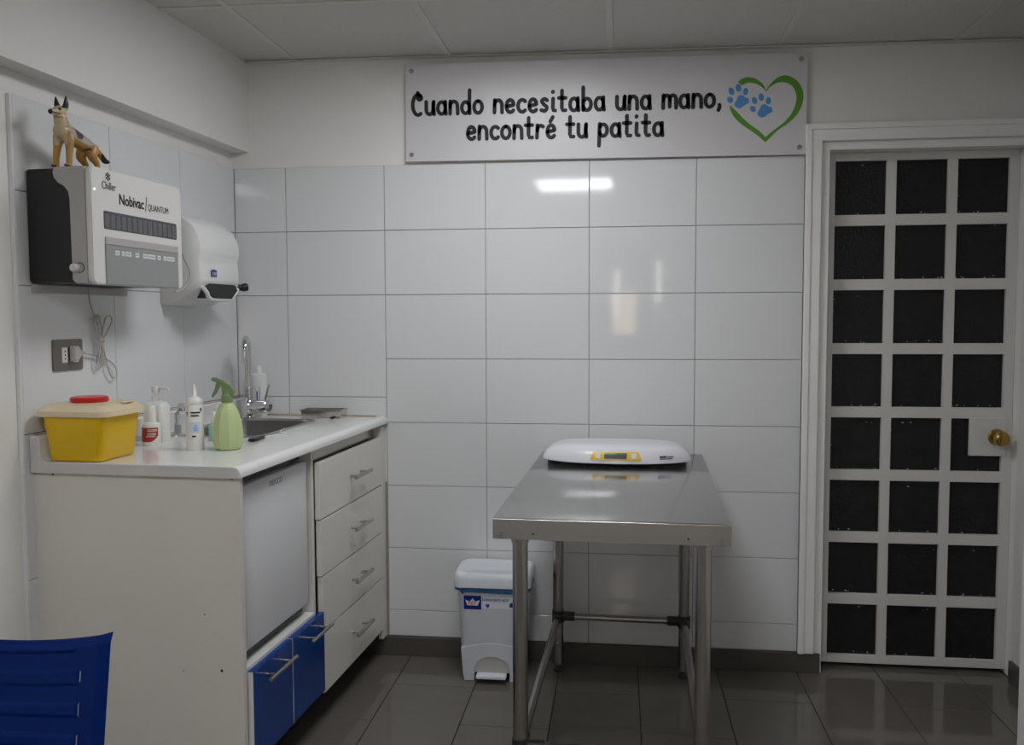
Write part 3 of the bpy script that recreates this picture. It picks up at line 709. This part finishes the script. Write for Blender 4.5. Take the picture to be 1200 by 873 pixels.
# ================================================================== SIGN
SG = thing('wall_sign', 'long white sign with black Spanish lettering and a green heart with blue paws', 'sign')
sy = -.016
TLp, TRp, BRp, BLp = at(474, 76, 1, sy), at(946, 60.5, 1, sy), at(945.5, 181, 1, sy), at(475.5, 189.5, 1, sy)
zt0 = (TLp.z + TRp.z) / 2; tilt = ((TRp.z - TLp.z) + (BRp.z - BLp.z)) / 2 / 1.5
SG.location = ((TLp.x + BRp.x) / 2, sy, (TLp.z + TRp.z + BLp.z + BRp.z) / 4); SG.rotation_euler = (0, -math.atan(tilt), 0)
SI = (Matrix.Translation(SG.location) @ Matrix.Rotation(-math.atan(tilt), 4, 'Y')).inverted()
HW, HH = (TRp.x - TLp.x) / 2, (TLp.z - BLp.z + TRp.z - BRp.z) / 4
MB().box(-HW, HW, 0, .005, -HH, HH, .001).build('board', 'signw', SG)
for sx_ in (-1, 1):
    for sz_ in (-1, 1):
        o = MB().lathe([(0, 0), (.009, 0), (.009, .004), (.007, .0065), (0, .007)], n=16).build('screw', 'steel', SG, 40); o.location = (sx_ * (HW - .024), 0, sz_ * (HH - .026)); o.rotation_euler = (PI / 2, 0, 0)
        o = MB().tube([(sx_ * (HW - .024), .005, sz_ * (HH - .026)), (sx_ * (HW - .024), .0172, sz_ * (HH - .026))], .008, 12).build('standoff', 'steel', SG, 40)
def sp(a, b):                         # photo pixel -> sign plane (x,z)
    v = SI @ at(a, b, 1, sy); return Vector((v.x, v.z))
def ribbon(mb, pts, wd, y=-.0012):    # flat stroke with round ends; wd constant or per point
    P = [Vector(q) for q in pts]; n = len(P); W = wd if isinstance(wd, list) else [wd] * n
    Lf, Rt = [], []
    for i in range(n):
        t = (P[min(n - 1, i + 1)] - P[max(0, i - 1)]); t = t.normalized() if t.length > 1e-9 else Vector((1, 0))
        nn = Vector((-t.y, t.x)); Lf.append(P[i] + nn * W[i] / 2); Rt.append(P[i] - nn * W[i] / 2)
    def cap(c, d, r):
        a0 = math.atan2(d.y, d.x); return [c + Vector((math.cos(a0 - PI / 2 + PI * k / 6), math.sin(a0 - PI / 2 + PI * k / 6))) * r for k in range(1, 6)]
    vs = [(q.x, y, q.y) for q in Lf] + [(q.x, y, q.y) for q in Rt]
    fs = [(i, i + 1, n + i + 1, n + i) for i in range(n - 1)]
    mb.verts_faces(vs, fs)
    for c_, d_, r_ in ((P[0], P[0] - P[1], W[0] / 2), (P[-1], P[-1] - P[-2], W[-1] / 2)):
        d_ = d_.normalized(); nn = Vector((-d_.y, d_.x))
        arc = [c_ - nn * r_] + cap(c_, d_, r_) + [c_ + nn * r_]
        mb.verts_faces([(q.x, y, q.y) for q in arc], [tuple(range(len(arc)))])
def arc(cx_, cy_, rx, ry, a0, a1, n=14): return [(cx_ + rx * math.cos(math.radians(a0 + (a1 - a0) * k / n)), cy_ + ry * math.sin(math.radians(a0 + (a1 - a0) * k / n))) for k in range(n + 1)]
bowl = arc(.36, .48, .34, .48, 55, 395)
G = {                                  # monoline handwriting, x-height 1, (width, strokes)
    'C': (.95, [arc(.52, .78, .46, .82, 62, 300), arc(.66, 1.34, .15, .14, 120, 400), [(.50, 1.62), (.50, 1.74)]]),
    'u': (.80, [[(.06, 1)] + arc(.36, .38, .30, .38, 180, 355) + [(.68, .95)], [(.70, 1.0), (.68, .5), (.74, 0)]]),
    'a': (.82, [arc(.36, .48, .33, .48, 60, 400), [(.68, .98), (.68, .45), (.74, 0)]]),
    'n': (.80, [[(.07, 1), (.05, 0)], [(.06, .55)] + arc(.37, .60, .31, .38, 165, 0) + [(.70, 0)]]),
    'd': (.84, [arc(.36, .46, .33, .46, 55, 400), [(.70, 1.85), (.68, .9), (.70, 0)]]),
    'o': (.78, [arc(.36, .48, .35, .48, 90, 450)]),
    'e': (.76, [[(.08, .46), (.62, .56)] + arc(.36, .56, .29, .42, 0, 180) + arc(.38, .44, .33, .44, 170, 318)]),
    'c': (.72, [arc(.40, .48, .36, .48, 48, 312)]),
    's': (.68, [catmull([(.56, .86, 0), (.36, .98, 0), (.12, .82, 0), (.30, .54, 0), (.54, .32, 0), (.40, .04, 0), (.08, .10, 0)], 5)]),
    'i': (.42, [[(.16, .98), (.14, .25), (.20, .05), (.34, .04)], [(.14, 1.50), (.15, 1.53)]]),
    't': (.68, [[(.26, 1.60), (.25, .25), (.34, .03), (.56, .04)], [(.0, 1.02), (.56, 1.02)]]),
    'b': (.84, [[(.08, 1.80), (.08, .02)], arc(.40, .46, .33, .46, 150, -165)]),
    'm': (1.16, [[(.07, 1), (.05, 0)], [(.06, .6)] + arc(.33, .68, .25, .30, 160, 0) + [(.58, .1)], [(.58, .6)] + arc(.83, .68, .25, .30, 160, 0) + [(1.10, 0)]]),
    'r': (.66, [[(.10, 1), (.06, 0)], [(.08, .55)] + arc(.38, .60, .29, .36, 160, 50)]),
    'p': (.82, [[(.10, 1), (.06, -.72)], arc(.40, .50, .32, .46, 150, -160)]),
    ',': (.34, [[(.14, .14), (.16, .0), (.06, -.26)]]),
    ' ': (.48, []),
}
G['é'] = (G['e'][0], G['e'][1] + [[(.30, 1.28), (.50, 1.62)]])
def write(line, p0, p1, xh, wd, gap=.22):
    a, b = sp(*p0), sp(*p1); U_ = (b - a); tot = sum(G[ch][0] + gap for ch in line) - gap
    ex = U_ / tot; ey = Vector((-U_.y, U_.x)).normalized() * xh
    pos = 0.
    for ch in line:
        wch, st = G[ch]
        if st:
            mb = MB()
            for s_ in st:
                pts = [a + ex * (pos + q[0]) + ey * q[1] for q in s_]
                ribbon(mb, pts, wd)
            mb.build('letter', 'ink', SG, recalc=False)
        pos += wch + gap
write('Cuando necesitaba una mano,', (483, 134.6), (846, 125.0), .0470, .0145)
write('encontré tu patita', (547.5, 163.2), (777.5, 158.6), .0470, .0145)
def zp(X, Y): return sp(690 + X / 4.615, 90 + Y / 4.615)
def patch(name, outer, inner, m):
    O = catmull([(*zp(*q), 0) for q in outer], 5); I = catmull([(*zp(*q), 0) for q in inner], 5)
    n = 40
    def res(P):
        d = [0.]
        for i in range(1, len(P)): d.append(d[-1] + (P[i] - P[i - 1]).length)
        out = []; k = 0
        for j in range(n + 1):
            t = d[-1] * j / n
            while k < len(P) - 2 and d[k + 1] < t: k += 1
            f = (t - d[k]) / max(1e-9, d[k + 1] - d[k]); out.append(P[k].lerp(P[k + 1], f))
        return out
    O, I = res(O), res(I)
    mb = MB(); mb.verts_faces([(q.x, -.0011, q.y) for q in O] + [(q.x, -.0011, q.y) for q in I], [(i, i + 1, n + 2 + i, n + 1 + i) for i in range(n)])
    return mb.build(name, m, SG, recalc=False)
patch('heart', [(958, 76), (985, 35), (1020, 5), (1060, -8), (1105, 5), (1140, 38), (1160, 90), (1153, 150), (1125, 205), (1080, 250), (1020, 290), (955, 355)], [(958, 80), (985, 52), (1020, 32), (1060, 30), (1098, 48), (1120, 90), (1120, 140), (1100, 192), (1062, 240), (1012, 280), (985, 300), (955, 326)], 'green')
patch('heart', [(958, 76), (940, 40), (905, 12), (865, 2), (830, 10), (806, 28)], [(958, 80), (935, 56), (905, 38), (868, 32), (845, 38), (830, 48)], 'green')
patch('heart', [(760, 158), (772, 195), (800, 235), (850, 275), (900, 308), (955, 355)], [(768, 158), (800, 188), (832, 222), (870, 256), (920, 292), (955, 326)], 'green')
def paw(cx_, cy_, toes):
    mb = MB()
    pad = catmull([(cx_ - 22, cy_ + 34, 0), (cx_ - 38, cy_ + 18, 0), (cx_ - 26, cy_ - 10, 0), (cx_ - 16, cy_ - 30, 0), (cx_ + 4, cy_ - 36, 0), (cx_ + 20, cy_ - 24, 0), (cx_ + 38, cy_ - 18, 0), (cx_ + 40, cy_ + 4, 0), (cx_ + 20, cy_ + 16, 0), (cx_ - 4, cy_ + 34, 0)], 5, True)
    q = [zp(v.x, v.y) for v in pad]; mb.verts_faces([(v.x, -.0013, v.y) for v in q], [tuple(range(len(q)))])
    for (tx, ty, rx, ry, an_) in toes:
        q = []
        for k in range(18):
            a = 2 * PI * k / 18; u, v = rx * math.cos(a), ry * math.sin(a); ca_, sa = math.cos(an_), math.sin(an_)
            q.append(zp(tx + u * ca_ - v * sa, ty + u * sa + v * ca_))
        mb.verts_faces([(v.x, -.0013, v.y) for v in q], [tuple(range(len(q)))])
    mb.build('paw_print', 'paw', SG, recalc=False)
paw(825, 135, [(771, 79, 15, 22, -.35), (809, 60, 16, 22, -.1), (848, 80, 14, 20, .15), (764, 125, 16, 18, -.7)])
paw(950, 184, [(896, 129, 15, 20, -.35), (932, 110, 15, 20, -.1), (971, 130, 14, 20, .1), (887, 174, 15, 18, -.7)])

# ================================================================== STEEL TABLE
TB = thing('exam_table', 'stainless steel examination table with tubular legs and stretchers', 'table', (1.522, -.622, 0), rz=math.radians(-1.6))
hw, hl, H = .300, .572, .840
MB().box(-hw, hw, -hl, hl, H - .004, H, .0018).build('top', 'steel_top', TB, 30)
ap = MB(); a0 = H - .056
ap.box(-hw, hw, -hl, -hl + .0025, a0, H - .003, .001).box(-hw, hw, hl - .0025, hl, a0, H - .003, .001).box(-hw, -hw + .0025, -hl, hl, a0, H - .003, .001).box(hw - .0025, hw, -hl, hl, a0, H - .003, .001)
ap.box(-hw + .003, hw - .003, -hl + .003, hl - .003, a0 + .006, a0 + .010)
ap.build('apron', 'apron', TB)
for sx_ in (-1, 1):
    tri = MB().prism([(sx_ * (hw - .030), a0 + .001), (sx_ * (hw - .012), a0 + .001), (sx_ * (hw - .019), a0 + .019), (sx_ * (hw - .025), a0 + .019)], -hl - .0012, -hl + .001, 1, .0006).build('corner_glint', 'chrome', TB)  # bright triangle stands in for a reflected highlight at the apron corner
    MB().ellipsoid((sx_ * (hw - .105), -hl - .0003, a0 + .016), (.003, .001, .003), 10, 6).build('rivet', 'fitting', TB)
lx, ly, SZ = .236, .520, .216
for sx_ in (-1, 1):
    for sy_ in (-1, 1):
        leg = MB().tube([(sx_ * lx, sy_ * ly, .03), (sx_ * lx, sy_ * ly, a0 + .008)], .0205, 24).build('leg', 'leg', TB, 40)
        MB().tube([(sx_ * lx, sy_ * ly, a0 - .018), (sx_ * lx, sy_ * ly, a0 + .006)], .0235, 24).build('collar', 'leg', leg, 40)
        MB().lathe([(0, 0), (.017, 0), (.017, .012), (.012, .016), (.012, .032), (0, .033)], (sx_ * lx, sy_ * ly, 0), n=18).build('foot', 'fitting', leg, 40)
        j = MB(); j.tube([(sx_ * lx, sy_ * ly, SZ - .022), (sx_ * lx, sy_ * ly, SZ + .022)], .0235, 20)
        j.tube([(sx_ * lx, sy_ * ly, SZ), (sx_ * (lx - .062), sy_ * ly, SZ)], .0175, 16).tube([(sx_ * lx, sy_ * ly, SZ), (sx_ * lx, sy_ * (ly - .062), SZ)], .0175, 16)
        j.build('joint', 'fitting', leg, 40)
for sx_ in (-1, 1): MB().tube([(sx_ * lx, -ly + .02, SZ), (sx_ * lx, ly - .02, SZ)], .0125, 16).build('stretcher', 'leg', TB, 40)
for sy_ in (-1, 1): MB().tube([(-lx + .02, sy_ * ly, SZ), (lx - .02, sy_ * ly, SZ)], .0125, 16).build('stretcher', 'leg', TB, 40)

# ---- scale on the table
SL = thing('weighing_scale', 'white oblong digital scale with yellow display panel on the steel table', 'scale', (1.520, -.205, H + .0005), rz=math.radians(-1.0))
A_, BF, BB = .266, .165, .120
def gx(x, y): return (.66 + .34 * (1 - (x / A_) ** 2)) if y < 0 else (.80 + .20 * (1 - (x / A_) ** 2))
def outline(t, r=1.):
    c_, s_ = math.cos(t), math.sin(t); e = 2 / 4.6
    x = r * A_ * math.copysign(abs(c_) ** e, c_); y = r * (BB if s_ > 0 else BF) * math.copysign(abs(s_) ** e, s_)
    return x, y * gx(x, y)
def dome(r): return .009 + .057 * (1 - r ** 7.) ** .65
NT = 56
rg = [[(*outline(2 * PI * k / NT), 0) for k in range(NT)]]
rg[0] = [(x * .97, y * .95, .0055) for x, y, z in rg[0]]
rg.append([(*outline(2 * PI * k / NT), .009) for k in range(NT)])
for r in (.998, .992, .98, .96, .93, .89, .84, .76, .64, .48, .3, .1): rg.append([(*outline(2 * PI * k / NT, r), dome(r)) for k in range(NT)])
MB().loft(rg).build('cover', 'scale', SL, 60)
MB().loft([[(*[q * .93 for q in outline(2 * PI * k / NT)], 0.0) for k in range(NT)], [(*[q * .965 for q in outline(2 * PI * k / NT)], .0065) for k in range(NT)]]).build('base', 'black', SL)
def surf(name, poly_fn, m, off, parent, nu=12, nv=6):
    mb = MB(); vs = []
    for i in range(nu + 1):
        for j in range(nv + 1):
            x, r = poly_fn(i / nu, j / nv); y = -BF * gx(x, -1) * max(0., r ** 4.6 - abs(x / A_) ** 4.6) ** (1 / 4.6); vs.append((x, y - off, dome(r) + off * .6))
    return mb.verts_faces(vs, [(i * (nv + 1) + j, (i + 1) * (nv + 1) + j, (i + 1) * (nv + 1) + j + 1, i * (nv + 1) + j + 1) for i in range(nu) for j in range(nv)]).build(name, m, parent, 60)
dp = surf('display_panel', lambda u, v: ((-.088 + .176 * u) * (1 - .12 * v), .988 - .090 * v), 'syellow', .0012, SL)
surf('display', lambda u, v: (-.040 + .078 * u, .980 - .066 * v), 'lcd', .002, dp)
for s_ in (-1, 1): surf('button', lambda u, v: (s_ * .062 - .009 + .018 * u, .977 - .055 * v), 'paper', .002, dp, 4, 3)
for ln_, (x0, x1, v0, v1) in enumerate(((.150, .174, .972, .956), (.176, .198, .970, .961), (.150, .194, .984, .978))):
    surf('print', lambda u, v: (x0 + (x1 - x0) * u, v0 + (v1 - v0) * v), 'ink', .0008, SL, 3, 2)

# ================================================================== PEDAL BIN
BN = thing('pedal_bin', 'white plastic pedal bin with blue liner standing under the table by the wall', 'bin', (1.062, -.130, 0))
def br(hx, hy0, hy1, r, z): return [(a, b, z) for a, b in rrect(-hx, hx, -hy0, hy1, r, 5)]
MB().loft([br(.108, .078, .085, .02, .030), br(.116, .086, .09, .03, .040), br(.120, .092, .092, .035, .11), br(.132, .102, .10, .04, .358), br(.128, .097, .095, .038, .358)], True, True).build('body', 'bin', BN, 50)
# skirt with the arched pedal recess and two feet
sk = [(-.110, .030), (-.116, .125)] + [(-.116 + .232 * k / 10, .125 + .022 * math.sin(PI * k / 10)) for k in range(1, 10)] + [(.116, .125), (.110, .030), (.104, .004), (.074, .004), (.072, .030)] + [(.070 * math.cos(t), .034 + .060 * math.sin(t)) for t in [PI * k / 12 for k in range(0, 13)]] + [(-.072, .030), (-.074, .004), (-.104, .004)]
MB().prism(sk, -.0955, -.078, 1, .002).build('skirt', 'bin', BN, 40)
MB().prism([(.070 * math.cos(t), .034 + .060 * math.sin(t)) for t in [PI * k / 12 for k in range(0, 13)]], -.0930, -.075, 1).build('pedal_recess', 'lgrey', BN)
for s_ in (-1, 1): MB().box(s_ * .086 - .020, s_ * .086 + .020, -.096, .06, 0, .034, .004).build('foot', 'bin', BN)
MB().box(-.056, .056, -.128, -.09, .020, .034, .004).build('pedal', 'binlid', BN)
bg = MB(); rb = random.Random(2); o1 = rrect(-.142, .142, -.110, .106, .045, 7)
low = [(a * 1.015 + rb.uniform(-.002, .002), b * 1.015, .338 + rb.uniform(-.010, .010)) for a, b in o1]
bg.loft([low, [(a, b, .366) for a, b in o1], [(a * .97, b * .97, .370) for a, b in o1]], False, False).build('bin_liner', 'bag', BN, 60)
o2 = lambda s_, z, wv=0: [(a * s_, b * s_, z + wv * (math.cos(a / .145 * PI) * .5 - .5) * (1 if b < 0 else 0)) for a, b in rrect(-.146, .146, -.114, .108, .045, 7)]
MB().loft([o2(.985, .372, .012), o2(1.0, .368, .012), o2(1.0, .396, .010), o2(.975, .406, .006), o2(.93, .410), o2(.80, .412), o2(.76, .408), o2(.3, .410)], True, True).build('lid', 'binlid', BN, 50)
# label
fy = -.1005
def onb(a, b):
    v = at(a, b, 1, -.130 - .100); return v.x - 1.062, v.z
x0, z1 = onb(543.5, 697.5); x1, z0 = onb(564, 714.5)
lt = Matrix.Rotation(-.05, 4, 'X')
def labelquad(name, m, xa, xb, za, zb, off, parent=None):
    yy = lambda z: -(.092 + (z - .11) / .255 * .010) - off
    return MB().verts_faces([(xa, yy(za), za), (xb, yy(za), za), (xb, yy(zb), zb), (xa, yy(zb), zb), (xa, yy(za) + .0008, za), (xb, yy(za) + .0008, za), (xb, yy(zb) + .0008, zb), (xa, yy(zb) + .0008, zb)], [(0, 1, 2, 3), (7, 6, 5, 4), (0, 4, 5, 1), (1, 5, 6, 2), (2, 6, 7, 3), (3, 7, 4, 0)]).build(name, m, parent or BN)
xe, _ = onb(612, 697)
lab2 = labelquad('product_label', 'binlid', x1, xe, z0 + .004, z1 - .003, .0006)
lab1 = labelquad('brand_label', 'navy', x0, x1, z0, z1, .0008)
lab1.data.materials.clear(); lab1.data.materials.append(mat('brand_blue', (.005, .02, .22), .4))
cw, ch = x1 - x0, z1 - z0
yl = -.0985 - .0030
def fy_(z): return -(.092 + (z - .11) / .255 * .010) - .0014
crown = [(.08, .70), (.20, .30), (.80, .30), (.92, .70), (.72, .60), (.62, .62), (.50, .82), (.38, .62), (.28, .60)]
MB().prism([(x0 + cw * a, z0 + ch * b) for a, b in crown], fy_(z0 + ch * .5) - .0004, fy_(z0 + ch * .5) + .0003, 1).build('crown_mark', 'paper', lab1)
text('lettering', 'REY', .02, 'red', lab1, (x0 + cw * .27, fy_(z0 + ch * .5) - .0008, z0 + ch * .36), (1, 0, 0), (0, .0, 1), fitw=cw * .46, fith=ch * .24)
text('lettering', 'DANUBIO #25', .02, 'violet', lab2, (x1 + .004, fy_(z1) + .0002, z1 - .018), (1, 0, 0), (0, 0, 1), fitw=.098, fith=.010)
MB().prism([(x1 + .017, z0 + .022), (x1 + .030, z0 + .022), (x1 + .030, z0 + .013), (x1 + .0235, z0 + .007), (x1 + .017, z0 + .013)], fy_(z0) - .0002, fy_(z0) + .0004, 1).build('shield_mark', 'violet', lab2)
MB().prism([(x1 + .105, z0 + .012), (x1 + .140, z0 + .012), (x1 + .140, z0 + .028), (x1 + .112, z0 + .030), (x1 + .105, z0 + .024)], fy_(z0) - .0004, fy_(z0) + .0004, 1).build('picture_mark', 'navy', lab2)

# ================================================================== BLUE CHAIR
CR = thing('plastic_chair', 'blue plastic chair with slotted backrest in the lower left foreground', 'chair', (.418, -1.985, 0), rz=PI)
def back_pt(u, v):                    # u -1..1 across, v 0..1 up the backrest
    half = .207 + .016 * v
    x = half * u; z = .44 + .332 * v + .028 * u * u * v
    y = .022 * u * u - .035 * v + .02
    return x, y, z
NU, NV = 120, 100
slits = [(.60 + k * .0, ) for k in range(1)]
bands = [(.775, .84), (.614, .679), (.453, .518), (.292, .357)]
mb = MB(); bm = mb.bm; grid = {}
for i in range(NU + 1):
    for j in range(NV + 1):
        u = -1 + 2 * i / NU; v = j / NV; x, y, z = back_pt(u, v)
        d = 0.
        if abs(u) < .742:
            for a, b in bands:
                if a <= v <= b: d = .003
            if .95 <= v <= .965 and abs(u) < .70: d = .004
        if abs(u) > .92: d = -.010 * (abs(u) - .92) / .08
        if v > .96: d += -.006 * (v - .96) / .04
        grid[i, j] = bm.verts.new((x, y + d, z))
for i in range(NU):
    for j in range(NV):
        u = -1 + 2 * (i + .5) / NU; v = (j + .5) / NV
        if .742 < abs(u) < .775 and any(a < v < b for a, b in bands): continue
        bm.faces.new([grid[i, j], grid[i + 1, j], grid[i + 1, j + 1], grid[i, j + 1]])
bk = mb.build('backrest', 'chair', CR, 60)
so = bk.modifiers.new('t', 'SOLIDIFY'); so.thickness = .004; so.offset = 0
mb = MB(); bm = mb.bm; grid = {}
for i in range(25):
    for j in range(25):
        u = -1 + 2 * i / 24; v = j / 24
        x = (.195 + .02 * math.sin(PI * v)) * u; y = .03 + .41 * v; z = .435 - .018 * math.sin(PI * v) + .012 * u * u - (.03 * ((v - .85) / .15) ** 2 if v > .85 else 0)
        grid[i, j] = bm.verts.new((x, y, z))
for i in range(24):
    for j in range(24): bm.faces.new([grid[i, j], grid[i + 1, j], grid[i + 1, j + 1], grid[i, j + 1]])
st = mb.build('seat', 'chair', CR, 60); so = st.modifiers.new('t', 'SOLIDIFY'); so.thickness = .006; so.offset = 0
for s_ in (-1, 1):
    MB().tube([(s_ * .205, -.03, .0), (s_ * .180, .03, .30), (s_ * .178, .05, .430), (s_ * .187, .035, .50)], [.014, .017, .018, .012], 12).build('leg', 'chair', CR, 50)
    MB().tube([(s_ * .210, .46, .0), (s_ * .185, .40, .30), (s_ * .180, .38, .425)], [.014, .017, .018], 12).build('leg', 'chair', CR, 50)
    MB().tube([(s_ * .182, .05, .415), (s_ * .182, .38, .410)], .012, 10).build('seat_rail', 'chair', CR, 50)
